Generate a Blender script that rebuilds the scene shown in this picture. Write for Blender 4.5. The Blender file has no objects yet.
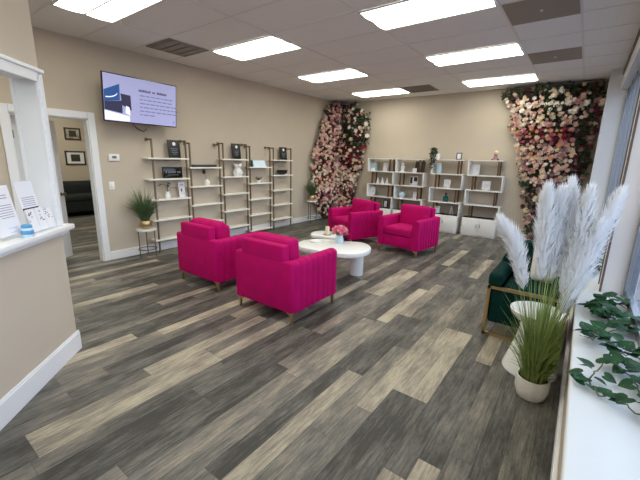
import bpy, bmesh, math, random
from mathutils import Vector, Matrix
R = random.Random(11)
C = bpy.context.scene.collection
PI = math.pi
CEIL = 3.07
XL, YB, XR = -5.64, 8.40, 0.115          # left wall face, back wall face, right half-wall face

# ------------------------------------------------------------------ materials
def lin(c):
    return tuple((v/12.92 if v <= .04045 else ((v+.055)/1.055)**2.4) for v in [x/255 for x in c])
def nodes(name):
    m = bpy.data.materials.new(name); m.use_nodes = True
    nt = m.node_tree; b = nt.nodes['Principled BSDF']
    return m, nt, b
def mat(name, rgb, rough=.6, metal=0, var=.0, scale=30, bump=0, spec=.5, sheen=0, trans=0, stretch=None):
    m, nt, b = nodes(name)
    col = (*lin(rgb), 1)
    b.inputs['Base Color'].default_value = col
    b.inputs['Roughness'].default_value = rough
    b.inputs['Metallic'].default_value = metal
    b.inputs['Specular IOR Level'].default_value = spec
    if sheen:
        b.inputs['Sheen Weight'].default_value = sheen; b.inputs['Sheen Roughness'].default_value = .4
        b.inputs['Sheen Tint'].default_value = tuple(min(1, c*1.6+.02) for c in col[:3])+(1,)
    if trans: b.inputs['Transmission Weight'].default_value = trans
    if var or bump:
        tc = nt.nodes.new('ShaderNodeTexCoord'); n = nt.nodes.new('ShaderNodeTexNoise')
        n.inputs['Scale'].default_value = scale; n.inputs['Detail'].default_value = 4
        if stretch:
            mp = nt.nodes.new('ShaderNodeMapping'); mp.inputs['Scale'].default_value = stretch
            nt.links.new(tc.outputs['Object'], mp.inputs['Vector']); nt.links.new(mp.outputs['Vector'], n.inputs['Vector'])
        else:
            nt.links.new(tc.outputs['Object'], n.inputs['Vector'])
        if var:
            r = nt.nodes.new('ShaderNodeValToRGB')
            r.color_ramp.elements[0].position = .3; r.color_ramp.elements[1].position = .7
            r.color_ramp.elements[0].color = (*[max(0, c*(1-var)) for c in col[:3]], 1)
            r.color_ramp.elements[1].color = (*[min(1, c*(1+var)) for c in col[:3]], 1)
            nt.links.new(n.outputs['Fac'], r.inputs['Fac']); nt.links.new(r.outputs['Color'], b.inputs['Base Color'])
        if bump:
            bp = nt.nodes.new('ShaderNodeBump'); bp.inputs['Strength'].default_value = bump; bp.inputs['Distance'].default_value = .01
            nt.links.new(n.outputs['Fac'], bp.inputs['Height']); nt.links.new(bp.outputs['Normal'], b.inputs['Normal'])
    return m
def emit(name, rgb, s):
    m, nt, b = nodes(name)
    b.inputs['Base Color'].default_value = (*lin(rgb), 1)
    b.inputs['Emission Color'].default_value = (*lin(rgb), 1)
    b.inputs['Emission Strength'].default_value = s
    return m
def fluff_mat():
    m, nt, b = nodes('white_plume'); nt.nodes.remove(b)
    d = nt.nodes.new('ShaderNodeBsdfDiffuse'); d.inputs['Color'].default_value = (.97,.97,.975,1)
    t = nt.nodes.new('ShaderNodeBsdfTranslucent'); t.inputs['Color'].default_value = (.97,.97,.975,1)
    mx = nt.nodes.new('ShaderNodeMixShader'); mx.inputs['Fac'].default_value = .5
    nt.links.new(d.outputs[0], mx.inputs[1]); nt.links.new(t.outputs[0], mx.inputs[2])
    nt.links.new(mx.outputs[0], nt.nodes['Material Output'].inputs['Surface'])
    return m
def glass_mat(name, rgb, fac):
    m, nt, b = nodes(name)
    nt.nodes.remove(b)
    t = nt.nodes.new('ShaderNodeBsdfTransparent'); t.inputs['Color'].default_value = (*lin(rgb), 1)
    g = nt.nodes.new('ShaderNodeBsdfGlossy'); g.inputs['Roughness'].default_value = .03
    mx = nt.nodes.new('ShaderNodeMixShader')
    mx.inputs['Fac'].default_value = fac
    nt.links.new(t.outputs[0], mx.inputs[1]); nt.links.new(g.outputs[0], mx.inputs[2])
    nt.links.new(mx.outputs[0], nt.nodes['Material Output'].inputs['Surface'])
    return m

M = dict(
    wall=mat('beige_paint', (199,185,167), .75, var=.02, scale=3, bump=.05),
    white=mat('white_trim_paint', (236,236,238), .4),
    recess=mat('pale_grey_paint', (216,214,212), .7, var=.02, scale=4),
    tile=mat('ceiling_tile', (238,235,231), .95, var=.05, scale=90, bump=.1),
    tbar=mat('ceiling_grid', (226,223,218), .7),
    ventm=mat('brown_grey_vent', (150,140,128), .7, var=.06, scale=120),
    ventd=mat('vent_backing', (176,166,154), .8),
    lens=emit('fluorescent_lens', (252,254,240), 4.6),
    lframe=mat('fixture_white', (235,236,238), .4),
    pink=mat('magenta_velvet', (180,2,94), .75, var=.10, scale=9, bump=.05, spec=.15, sheen=.12),
    brass=mat('brushed_gold', (196,170,126), .36, 1, var=.06, scale=40),
    bronze=mat('dark_gold_metal', (130,115,90), .42, .8, var=.06, scale=40),
    shelfw=mat('cream_white_board', (240,236,226), .45),
    casew=mat('white_laminate', (236,234,230), .42),
    brownpost=mat('walnut_brown_post', (96,66,46), .5, var=.15, scale=20, stretch=(6,6,1)),
    tablew=mat('glossy_white_lacquer', (240,240,238), .22),
    green=mat('dark_green_velvet', (4,46,40), .8, var=.15, scale=8, sheen=.15, spec=.15),
    black=mat('satin_black', (22,21,22), .4),
    gloss=mat('gloss_black', (14,14,16), .15),
    greyink=mat('grey_lettering', (120,124,130), .6),
    paper=mat('white_paper', (238,236,242), .7),
    ink=mat('pale_ink', (176,170,190), .8),
    inkd=mat('dark_ink', (48,40,52), .8),
    inkp=mat('purple_ink', (156,112,150), .8),
    inkg=mat('green_ink', (120,148,110), .8),
    acryl=glass_mat('clear_acrylic', (252,253,254), .03),
    pane=glass_mat('window_glass', (198,205,214), .06),
    alu=mat('window_aluminium', (146,150,156), .4, .6),
    darkalu=mat('dark_window_bar', (84,84,92), .45, .5),
    brownedge=mat('brown_bead', (104,90,80), .6),
    asphalt=mat('asphalt', (104,102,112), .95, var=.12, scale=6, bump=.2),
    outwall=mat('outside_stucco', (150,146,148), .9, var=.06, scale=3),
    sill=mat('white_sill_paint', (228,231,233), .35, var=.01, scale=5),
    potw=mat('white_ribbed_ceramic', (226,222,214), .55, var=.05, scale=40),
    gold=mat('gold_pot', (188,162,122), .3, 1, var=.05, scale=30),
    soil=mat('dark_soil', (44,34,26), .95, var=.3, scale=60),
    grassa=mat('grass_green', (140,160,88), .6, var=.28, scale=6),
    grassb=mat('dark_grass_green', (82,104,66), .6, var=.25, scale=6),
    plume=fluff_mat(),
    ivy=mat('ivy_leaf', (34,72,40), .6, var=.45, scale=22, spec=.25),
    ivyv=mat('ivy_vein', (166,190,120), .6),
    stem=mat('vine_stem', (92,98,56), .7),
    ceram=mat('white_ceramic', (240,238,236), .3),
    teal=mat('teal_glass', (24,92,92), .2),
    bluem=mat('blue_plastic', (92,158,206), .3),
    bluep=mat('pale_blue_plastic', (206,226,240), .3),
    sofa=mat('black_sofa_cloth', (20,26,26), .8, var=.25, scale=14, bump=.2),
    woodfr=mat('dark_wood_frame', (70,54,44), .5),
    photo=mat('grey_picture', (168,160,150), .7, var=.5, scale=9),
    red=mat('red_card', (170,38,56), .6),
    darkpic=mat('dark_picture', (56,54,46), .5, var=.4, scale=20),
    fleece=mat('white_fleece', (240,236,230), .95, var=.03, scale=30, bump=.4),
    candle=mat('cream_candle', (240,228,200), .6),
    leafd=mat('dark_leaf', (46,62,42), .6, var=.4, scale=16),
    leafm=mat('mid_leaf', (86,108,66), .6, var=.35, scale=16),
    backing=mat('moss_backing', (84,80,62), .95, var=.4, scale=18, bump=.5),
    wire_w=mat('white_cable', (210,205,200), .5),
)
PETAL = {k: mat('petal_'+k, c, .7, var=.10, scale=14) for k, c in dict(
    cream=(236,214,188), blush=(226,190,178), pink=(206,146,146), rose=(178,88,108), peach=(220,160,126),
    white=(242,234,222), burgundy=(92,30,42), red=(150,36,54), plum=(62,42,46), mauve=(160,122,124)).items()}
PINKB = mat('bouquet_pink', (238,120,158), .7, var=.2, scale=30)

# ------------------------------------------------------------------ mesh builder
class MB:
    def __init__(s): s.v=[]; s.f=[]; s.m=[]; s.mi=0
    def add(s, vs, fs, T=None):
        o=len(s.v)
        s.v += [tuple(T@Vector(p)) if T else tuple(p) for p in vs]
        s.f += [tuple(i+o for i in f) for f in fs]; s.m += [s.mi]*len(fs); return s
    def bm(s, b, T=None):
        b.verts.index_update(); b.faces.ensure_lookup_table()
        s.add([v.co[:] for v in b.verts],[[v.index for v in f.verts] for f in b.faces],T); b.free(); return s
    def box(s, x0,x1,y0,y1,z0,z1, bev=0, T=None, seg=2):
        if bev<=0:
            vs=[(x,y,z) for z in (z0,z1) for y in (y0,y1) for x in (x0,x1)]
            return s.add(vs,[(0,2,3,1),(4,5,7,6),(0,1,5,4),(2,6,7,3),(0,4,6,2),(1,3,7,5)],T)
        b=bmesh.new(); bmesh.ops.create_cube(b,size=1)
        bmesh.ops.scale(b,vec=(x1-x0,y1-y0,z1-z0),verts=b.verts)
        bmesh.ops.translate(b,vec=((x0+x1)/2,(y0+y1)/2,(z0+z1)/2),verts=b.verts)
        bmesh.ops.bevel(b,geom=b.edges[:],offset=bev,segments=seg,profile=.5,affect='EDGES')
        return s.bm(b,T)
    def lathe(s, prof, n=24, c=(0,0,0), T=None, cap=True, ecc=(1,1), rib=0, ribn=0):
        vs=[];fs=[];k=len(prof)
        for i in range(n):
            a=2*PI*i/n
            for r,z in prof:
                rr=r*(1+rib*math.cos(a*ribn)) if rib else r
                vs.append((c[0]+rr*math.cos(a)*ecc[0],c[1]+rr*math.sin(a)*ecc[1],c[2]+z))
        for i in range(n):
            j=(i+1)%n
            for q in range(k-1): fs.append((i*k+q,j*k+q,j*k+q+1,i*k+q+1))
        if cap:
            if prof[0][0]>1e-5: fs.append(tuple(i*k for i in range(n))[::-1])
            if prof[-1][0]>1e-5: fs.append(tuple(i*k+k-1 for i in range(n)))
        return s.add(vs,fs,T)
    def tube(s, pts, r, n=8, T=None):
        pts=[Vector(p) for p in pts]; vs=[];fs=[];N=len(pts)
        rs=r if isinstance(r,(list,tuple)) else [r]*N
        up=Vector((0,0,1))
        for i,p in enumerate(pts):
            d=(pts[min(i+1,N-1)]-pts[max(i-1,0)]).normalized()
            a=d.cross(up)
            if a.length<1e-3: a=d.cross(Vector((1,0,0)))
            a.normalize(); b=d.cross(a)
            for k in range(n):
                t=2*PI*(k+.5)/n; vs.append(p+(a*math.cos(t)+b*math.sin(t))*rs[i])
        for i in range(N-1):
            for k in range(n): fs.append((i*n+k,i*n+(k+1)%n,(i+1)*n+(k+1)%n,(i+1)*n+k))
        fs.append(tuple(range(n))[::-1]); fs.append(tuple((N-1)*n+k for k in range(n)))
        return s.add(vs,fs,T)
    def sq(s, pts, w, T=None): return s.tube(pts, w*.7071, 4, T)
    def prism(s, poly, z0, z1, T=None, bev=0):
        b=bmesh.new(); vs=[b.verts.new((x,y,z0)) for x,y in poly]; f=b.faces.new(vs)
        r=bmesh.ops.extrude_face_region(b,geom=[f]); bmesh.ops.translate(b,vec=(0,0,z1-z0),verts=[g for g in r['geom'] if isinstance(g,bmesh.types.BMVert)])
        bmesh.ops.recalc_face_normals(b,faces=b.faces)
        if bev:
            es=[e for e in b.edges if abs(e.verts[0].co.z-e.verts[1].co.z)<1e-6]
            bmesh.ops.bevel(b,geom=es,offset=bev,segments=3,profile=.5,affect='EDGES')
        return s.bm(b,T)
    def cushion(s, x0,x1,y0,y1,z0,z1, r=.04, puff=.02, n=10, T=None, axis='z'):
        hx,hy,hz=(x1-x0)/2,(y1-y0)/2,(z1-z0)/2; cx,cy,cz=(x0+x1)/2,(y0+y1)/2,(z0+z1)/2
        b=bmesh.new(); bmesh.ops.create_cube(b,size=2); bmesh.ops.subdivide_edges(b,edges=b.edges[:],cuts=n,use_grid_fill=True)
        for v in b.verts:
            u=v.co.copy()
            # denser samples near the borders
            u=Vector([math.sin(t*PI/2) for t in u])
            p=Vector((u.x*hx,u.y*hy,u.z*hz))
            q=Vector((max(-hx+r,min(hx-r,p.x)),max(-hy+r,min(hy-r,p.y)),max(-hz+r,min(hz-r,p.z))))
            d=p-q
            if d.length>1e-9: p=q+d.normalized()*min(r,max(abs(d.x),abs(d.y),abs(d.z)))
            if axis=='z': p.z+=math.copysign(puff,u.z)*(1-u.x**2)*(1-u.y**2)*abs(u.z)
            elif axis=='y': p.y+=math.copysign(puff,u.y)*(1-u.x**2)*(1-u.z**2)*abs(u.y)
            else: p.x+=math.copysign(puff,u.x)*(1-u.y**2)*(1-u.z**2)*abs(u.x)
            v.co=p+Vector((cx,cy,cz))
        return s.bm(b,T)
    def ball(s, c, r, n=8, sc=(1,1,1), T=None):
        prof=[(max(r*math.sin(PI*i/n),0),-r*math.cos(PI*i/n)*sc[2]) for i in range(n+1)]
        return s.lathe(prof,max(8,n+2),c,T,cap=False,ecc=(sc[0],sc[1]))
    def mesh(s, name, ms, smooth=True, ang=38):
        me=bpy.data.meshes.new(name); me.from_pydata(s.v,[],s.f); me.update()
        for m in (ms if isinstance(ms,(list,tuple)) else [ms]): me.materials.append(m)
        me.polygons.foreach_set('material_index',s.m)
        if smooth:
            me.polygons.foreach_set('use_smooth',[True]*len(me.polygons)); me.set_sharp_from_angle(angle=math.radians(ang))
        return me
    def build(s, name, ms, parent=None, loc=(0,0,0), rot=(0,0,0), smooth=True, label=None, kind=None, fix=False):
        me=s.mesh(name,ms,smooth)
        if fix:
            b=bmesh.new(); b.from_mesh(me); bmesh.ops.recalc_face_normals(b,faces=b.faces); b.to_mesh(me); b.free()
        o=bpy.data.objects.new(name,me); C.objects.link(o); o.location=loc; o.rotation_euler=rot
        if parent: o.parent=parent
        if label: o['label']=label
        if kind: o['kind']=kind
        return o
def tag(o,label,cat,group=None,kind=None):
    o['label']=label; o['category']=cat
    if group: o['group']=group
    if kind: o['kind']=kind
    return o
def thing(name,label,cat,loc=(0,0,0),rz=0,group=None):
    o=bpy.data.objects.new(name,None); C.objects.link(o); o.location=loc; o.rotation_euler=(0,0,rz); o.empty_display_size=.1
    return tag(o,label,cat,group)
def copy_tree(o,parent=None):
    c=o.copy(); C.objects.link(c)
    if parent: c.parent=parent
    for ch in list(o.children): copy_tree(ch,c)
    return c
def dup(o,loc,rz,label,group=None):
    c=copy_tree(o); c.location=loc; c.rotation_euler=(0,0,rz); c['label']=label
    if group: c['group']=group
    return c
def struct(name,mb,m,parent=None,smooth=False,**k):
    o=mb.build(name,m,parent,smooth=smooth,**k)
    if not parent: o['kind']='structure'
    return o
TR=Matrix.Translation
def RZ(a): return Matrix.Rotation(a,4,'Z')
def RX(a): return Matrix.Rotation(a,4,'X')
def RY(a): return Matrix.Rotation(a,4,'Y')

# ------------------------------------------------------------------ floor: vinyl planks, one mesh
def floor_material():
    m,nt,b=nodes('weathered_vinyl_planks'); N=nt.nodes; L=nt.links
    at=N.new('ShaderNodeAttribute'); at.attribute_name='plank'
    sep=N.new('ShaderNodeSeparateColor'); L.new(at.outputs['Color'],sep.inputs['Color'])
    tc=N.new('ShaderNodeTexCoord')
    cmb=N.new('ShaderNodeCombineXYZ')
    mul=N.new('ShaderNodeMath'); mul.operation='MULTIPLY'; mul.inputs[1].default_value=37.; L.new(sep.outputs['Green'],mul.inputs[0])
    L.new(mul.outputs[0],cmb.inputs['X']); L.new(mul.outputs[0],cmb.inputs['Y'])
    add=N.new('ShaderNodeVectorMath'); add.operation='ADD'; L.new(tc.outputs['Object'],add.inputs[0]); L.new(cmb.outputs[0],add.inputs[1])
    def noise(sc,stretch,det,rough=.6):
        mp=N.new('ShaderNodeMapping'); mp.inputs['Scale'].default_value=stretch; L.new(add.outputs[0],mp.inputs['Vector'])
        n=N.new('ShaderNodeTexNoise'); n.inputs['Scale'].default_value=sc; n.inputs['Detail'].default_value=det; n.inputs['Roughness'].default_value=rough
        L.new(mp.outputs[0],n.inputs['Vector']); return n.outputs['Fac']
    grain=noise(9,(7,.55,1),6,.7); broad=noise(2.6,(2.2,.7,1),3); fine=noise(60,(5,.5,1),3)
    def madd(a,mulv,addv):
        q=N.new('ShaderNodeMath'); q.operation='MULTIPLY_ADD'; q.inputs[1].default_value=mulv; q.inputs[2].default_value=addv; L.new(a,q.inputs[0]); return q.outputs[0]
    def plus(a,c):
        q=N.new('ShaderNodeMath'); q.operation='ADD'; L.new(a,q.inputs[0]); L.new(c,q.inputs[1]); return q.outputs[0]
    t=plus(plus(plus(sep.outputs['Red'],madd(grain,1.35,-.675)),madd(broad,1.2,-.6)),madd(fine,.5,-.25))
    ramp=N.new('ShaderNodeValToRGB'); cr=ramp.color_ramp
    cr.elements[0].position=0; cr.elements[0].color=(*lin((60,57,53)),1)
    cr.elements[1].position=1; cr.elements[1].color=(*lin((188,176,154)),1)
    for p,c in ((.22,(88,85,80)),(.45,(116,111,103)),(.65,(142,132,118)),(.82,(164,153,134))):
        e=cr.elements.new(p); e.color=(*lin(c),1)
    L.new(t,ramp.inputs['Fac']); L.new(ramp.outputs[0],b.inputs['Base Color'])
    b.inputs['Roughness'].default_value=.48; b.inputs['Specular IOR Level'].default_value=.35
    bp=N.new('ShaderNodeBump'); bp.inputs['Strength'].default_value=.12; bp.inputs['Distance'].default_value=.004
    L.new(grain,bp.inputs['Height']); L.new(bp.outputs[0],b.inputs['Normal'])
    return m
def make_floor():
    W=.1232; L=1.2; X0=-.37; rr=random.Random(5)
    over={6:[(.88,2.08,.78)],4:[(1.77,2.97,.86)],2:[(2.08,3.28,.88)],3:[(2.08,3.28,.74)],1:[(.27,1.45,.80)],-0:[(.42,1.62,.74),(2.83,4.03,.78)],
          8:[(3.0,4.15,.86),(1.80,3.0,.58)],7:[(3.27,4.45,.66)],9:[(5.4,6.6,.84),(1.76,2.96,.62)],10:[(4.2,5.4,.42)],11:[(3.6,4.8,.82)],12:[(3.6,4.8,.74)],
          5:[(5.04,6.24,.80)],-1:[(4.15,5.35,.6)],14:[(.37,1.57,.74),(1.57,2.77,.80)],15:[(.37,1.57,.68)],16:[(1.11,2.31,.82)],
          20:[(1.49,2.69,.84)],21:[(.12,1.32,.86)],25:[(1.83,3.03,.74)],30:[(1.0,2.13,.74)],38:[(1.5,2.7,.76)],18:[(2.13,3.33,.8)]}
    vs=[];fs=[];cols=[]
    y_lo,y_hi=-2.6,YB+.05
    xmin=-11.35; k_hi=int((X0-xmin)/W)+2
    g=.0009
    for k in range(-6,k_hi):
        x1=X0-k*W; x0=x1-W
        x0c=max(x0,xmin); x1c=min(x1,.36)
        if x1c-x0c<.003: continue
        ov=sorted(over.get(k,[]))
        y=y_lo-rr.random()*L; segs=[]
        if ov:
            a=ov[0][0]; y=a-math.ceil((a-y_lo)/L)*L
        while y<y_hi:
            tone=None;e=y+L
            for (a,b_,t) in ov:
                if abs(a-y)<1e-4: tone=t;e=b_
                elif y<a<e-1e-4: e=a
            segs.append((y,e,tone)); y=e
        for a,b_,t in segs:
            a=max(a,y_lo); b_=min(b_,y_hi)
            if b_-a<.01: continue
            if t is None:
                u=rr.random()
                t=rr.uniform(.10,.30) if u<.55 else (rr.uniform(.30,.48) if u<.86 else rr.uniform(.52,.68))
                if x0>-.9: t=min(t,.34)
            o=len(vs)
            vs+=[(x0c+g,a+g,0),(x1c-g,a+g,0),(x1c-g,b_-g,0),(x0c+g,b_-g,0)]
            fs.append((o,o+1,o+2,o+3)); cols.append((t,rr.random()))
    o=len(vs)   # dark joint bed and slab under the planks
    vs+=[(xmin,y_lo,-.0006),(.36,y_lo,-.0006),(.36,y_hi,-.0006),(xmin,y_hi,-.0006)]
    fs.append((o,o+1,o+2,o+3)); cols.append((-.25,.5))
    me=bpy.data.meshes.new('floor'); me.from_pydata(vs,[],fs); me.update()
    ca=me.color_attributes.new('plank','FLOAT_COLOR','CORNER')
    for p,(t,q) in zip(me.polygons,cols):
        for li in p.loop_indices: ca.data[li].color=(t,q,0,1)
    me.materials.append(floor_material())
    ob=bpy.data.objects.new('floor',me); C.objects.link(ob); ob['kind']='structure'
make_floor()

# ------------------------------------------------------------------ ceiling
def make_ceiling():
    b=MB(); b.mi=0
    b.box(-11.4,.25,-2.7,8.5,CEIL,CEIL+.1)
    b.mi=1
    gx=[-.27,-.905,-2.133,-3.352,-4.571]
    gy=[3.438+.6302*j for j in range(-9,9)]
    gy=[y for y in gy if -2.6<y<8.3]
    for x in gx: b.box(x-.012,x+.012,-2.6,YB,CEIL-.004,CEIL+.001)
    for y in gy: b.box(XL,.24,y-.012,y+.012,CEIL-.0035,CEIL+.001)
    b.box(XL,XL+.02,-2.6,YB,CEIL-.0035,CEIL+.001); b.box(XL,.24,YB-.02,YB,CEIL-.0035,CEIL+.001)
    struct('ceiling',b,[M['tile'],M['tbar']])
make_ceiling()

# ------------------------------------------------------------------ walls
b=MB()   # left wall with the hall door opening y 1.30..2.15
b.box(XL-.12,XL,-2.6,1.30,0,CEIL); b.box(XL-.12,XL,2.15,YB+.12,0,CEIL); b.box(XL-.12,XL,1.30,2.15,2.05,CEIL)
struct('wall_left',b,M['wall'])
b=MB(); b.box(XL,.6,YB,YB+.12,0,CEIL+.05); struct('wall_back',b,M['wall'])
b=MB(); b.box(-11.4,.6,-2.72,-2.6,0,CEIL+.05); struct('wall_front',b,M['wall'])
b=MB(); b.mi=1; b.box(XR,.36,-2.6,7.6,0,.665); b.mi=0; b.box(.088,.5,7.6,YB,0,CEIL); struct('wall_right',b,[M['recess'],M['wall']])
b=MB(); b.box(.213,.40,3.10,3.30,.70,CEIL); b.mi=1; b.box(.205,.218,3.094,3.106,.70,CEIL)
b.box(.205,.218,3.294,3.306,.70,CEIL); struct('trim_1',b,[mat('pier_paint',(236,226,218),.6),M['brownedge']])
b=MB(); b.box(.078,.40,-2.6,7.6,.662,.70,.012,seg=3); b.box(.098,.118,-2.6,7.6,.63,.664); struct('trim_2',b,M['sill'],smooth=True)
b=MB(); b.box(.25,.50,-2.6,7.6,2.76,CEIL+.06); b.mi=1; b.box(.238,.252,-2.6,7.6,2.98,CEIL+.01); struct('trim_3',b,[M['recess'],M['brownedge']])
# window units in the recess
def window(name,y0,y1,bars):
    f=MB(); x0,x1=.345,.38
    f.box(x0,x1,y0,y1,.70,.75); f.box(x0,x1,y0,y1,2.71,2.76)
    for y in [y0+.025]+bars+[y1-.025]: f.box(x0-.01,x1+.01,y-.025,y+.025,.70,2.76)
    o=struct(name,f,M['alu'])
    p=MB(); p.box(.360,.365,y0+.03,y1-.03,.74,2.72); p.build('pane',M['pane'],o,smooth=False)
    return o
window('window_1',-2.6,3.10,[-1.2,.2,1.65]); window('window_2',3.30,7.6,[3.9,4.5,5.1,5.7,6.3,6.9])
# baseboards
b=MB(); b.box(XL,XL+.016,2.24,YB,0,.13,.004); b.box(XL,XL+.016,-2.6,1.21,0,.13,.004); struct('baseboard_left',b,M['white'])
b=MB(); b.box(XL,XR,YB-.016,YB,0,.13,.004); struct('baseboard_back',b,M['white'])
b=MB(); b.box(XR-.022,XR,-2.6,7.6,0,.11,.005); struct('baseboard_right',b,M['white'])
# door casing
b=MB()
for xa,xb in ((XL,XL+.02),(XL-.14,XL-.12)):
    b.box(xa,xb,2.15,2.24,0,2.14,.005); b.box(xa,xb,1.21,1.30,0,2.14,.005); b.box(xa,xb,1.30,2.15,2.05,2.14,.005)
b.box(XL-.12,XL,2.138,2.15,0,2.05); b.box(XL-.12,XL,1.30,1.312,0,2.05); b.box(XL-.12,XL,1.30,2.15,2.038,2.05)
struct('trim_4',b,M['white'])
# open hall door leaf, hinged on the near jamb, swung into the hall
d=MB(); w=.83
d.box(0,w,-.02,.02,.01,2.03)
for (z0,z1) in ((.18,.80),(.92,1.24),(1.36,1.88)):
    for s in (-1,1):
        for xa,xb in ((.10,.385),(.445,.73)):
            d.box(xa,xb,s*.02-.004,s*.02+.004,z0,z1,.003); d.box(xa+.04,xb-.04,s*.022-.006,s*.022+.006,z0+.04,z1-.04,.004)
door=struct('door_1',d,M['white'],loc=(XL-.145,1.325,0),rot=(0,0,math.radians(131)))
h=MB()
for s in (-1,1): h.lathe([(.026,0),(.026,.006),(.012,.01),(.012,.03),(.028,.04),(.028,.06),(0,.066)],14,T=TR((w-.07,s*.02,.98))@RX(-s*PI/2))
h.build('door_knob',M['bronze'],door)
hg=MB()
for z in (.25,1.0,1.8): hg.box(-.012,.012,-.028,.028,z-.05,z+.05)
hg.build('hinge',M['bronze'],door)
# hall behind the door
b=MB(); b.box(-11.35,-11.2,.3,5.2,0,CEIL); struct('wall_hall_end',b,M['wall'])
b=MB(); b.box(-11.2,XL-.12,.78,.90,0,CEIL); struct('wall_hall_near',b,M['wall'])
b=MB(); b.box(-11.2,XL-.12,4.6,4.72,0,CEIL); struct('wall_hall_far',b,M['wall'])

# angled reception partition: local x runs along the wall, local +y faces the room
PA=-PI/4; PE=(-3.15,.93,0)
p=MB()
p.box(0,3.1,-.13,0,0,.985); p.box(0,3.1,-.13,0,2.09,CEIL); p.box(0,.05,-.13,0,1.05,2.09); p.box(2.3,3.1,-.13,0,.985,2.09)
struct('wall_reception',p,M['wall'],loc=PE,rot=(0,0,PA))
p=MB(); p.box(-.016,3.1,0,.018,0,.15,.005); p.box(-.016,0,-.13,.016,0,.15,.004); p.box(-.016,3.1,.0,.012,.15,.165,.004)
struct('baseboard_reception',p,M['white'],loc=PE,rot=(0,0,PA))
p=MB()
p.box(.0,.07,0,.022,1.05,2.13,.005); p.box(0,2.25,0,.022,2.05,2.13,.005); p.box(-.008,2.25,0,.032,2.115,2.14,.005)
p.box(.05,.066,-.14,.0,1.05,2.07); p.box(.05,2.2,-.14,0,2.066,2.09); p.box(0,.07,-.152,-.13,1.05,2.13,.004)
p.box(.015,.055,.018,.028,1.05,2.10,.004)
struct('trim_5',p,M['white'],loc=PE,rot=(0,0,PA))
p=MB(); p.box(-.045,2.3,-.26,.075,1.012,1.05,.008); p.box(-.02,2.3,-.20,.045,.985,1.014,.006)
tag(p.build('counter_ledge',M['white'],loc=PE,rot=(0,0,PA)),'white ledge capping the half wall of the reception window','counter')

# ------------------------------------------------------------------ outside and world
b=MB(); b.box(.5,60,-30,70,-.25,-.15); struct('ground_outside',b,M['asphalt'])
b=MB(); b.box(.40,.55,-2.7,8.5,-.2,.70); b.box(.40,.55,-2.7,8.5,2.76,3.3); struct('wall_outside',b,M['outwall'])
w=bpy.data.worlds.new('sky'); bpy.context.scene.world=w; w.use_nodes=True
nt=w.node_tree; bg=nt.nodes['Background']
sk=nt.nodes.new('ShaderNodeTexSky'); sk.sky_type='NISHITA'; sk.sun_disc=False; sk.sun_elevation=math.radians(42); sk.sun_rotation=math.radians(250); sk.dust_density=3
hs=nt.nodes.new('ShaderNodeHueSaturation'); hs.inputs['Saturation'].default_value=.22
nt.links.new(sk.outputs[0],hs.inputs['Color']); nt.links.new(hs.outputs[0],bg.inputs['Color']); bg.inputs['Strength'].default_value=.95

# ------------------------------------------------------------------ ceiling lights and vents
def ceiling_light():
    t=thing('ceiling_light','x','ceiling light')
    f=MB(); X,Y=.609,.305
    for a in ((-X,X,-Y,-Y+.022),(-X,X,Y-.022,Y),(-X,-X+.022,-Y,Y),(X-.022,X,-Y,Y)): f.box(*a,-.014,-.002)
    f.build('frame',M['lframe'],t,smooth=False)
    for s in (-1,1):
        d=MB(); n=8; pr=[]
        for i in range(n+1):
            u=i/n; pr.append((s*.142-.132+.264*u,-.008-.011*math.sin(PI*u)))
        vs=[(x,y,z) for x in (-X+.02,X-.02) for y,z in pr]; fs=[(i,i+1,n+2+i,n+1+i) for i in range(n)]
        d.add(vs,fs); d.build('diffuser',M['lens'],t)
    s=MB(); s.box(-X+.02,X-.02,-.01,.01,-.016,-.004); s.build('spine',M['lframe'],t,smooth=False)
    return t
L0=ceiling_light(); G='ceiling troffer lights'
lights=[(-3.967,3.753,'lit ceiling panel light above the left armchairs, second from the screen end'),
 (-3.967,5.644,'lit ceiling panel light in the left row, third from the near end'),
 (-3.967,7.534,'lit ceiling panel light nearest the left corner flower wall'),
 (-1.525,3.753,'large lit ceiling panel light at top centre of the photo'),
 (-1.525,5.644,'lit ceiling panel light in the middle of the right row'),
 (-1.525,7.534,'lit ceiling panel light nearest the right corner flower wall'),
 (-4.02,1.853,'lit ceiling panel light cut by the top left edge, nearest the screen'),
 (-1.525,1.863,'lit ceiling panel light overhead just outside the top edge'),
 (-3.967,-.03,'lit ceiling panel light over the reception room behind the angled wall'),
 (-1.525,-.03,'lit ceiling panel light above and beside the camera'),
 (-3.967,-1.92,'lit ceiling panel light deep in the reception room'),
 (-1.525,-1.92,'lit ceiling panel light behind the camera')]
for i,(x,y,l) in enumerate(lights):
    o=L0 if i==0 else copy_tree(L0)
    o.location=(x,y,CEIL-.004); o['label']=l; o['group']=G
o=copy_tree(L0); o.location=(-7.6,2.4,CEIL-.004); o['label']='nearer ceiling panel light in the hall beyond the door'; o['group']=G

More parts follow.
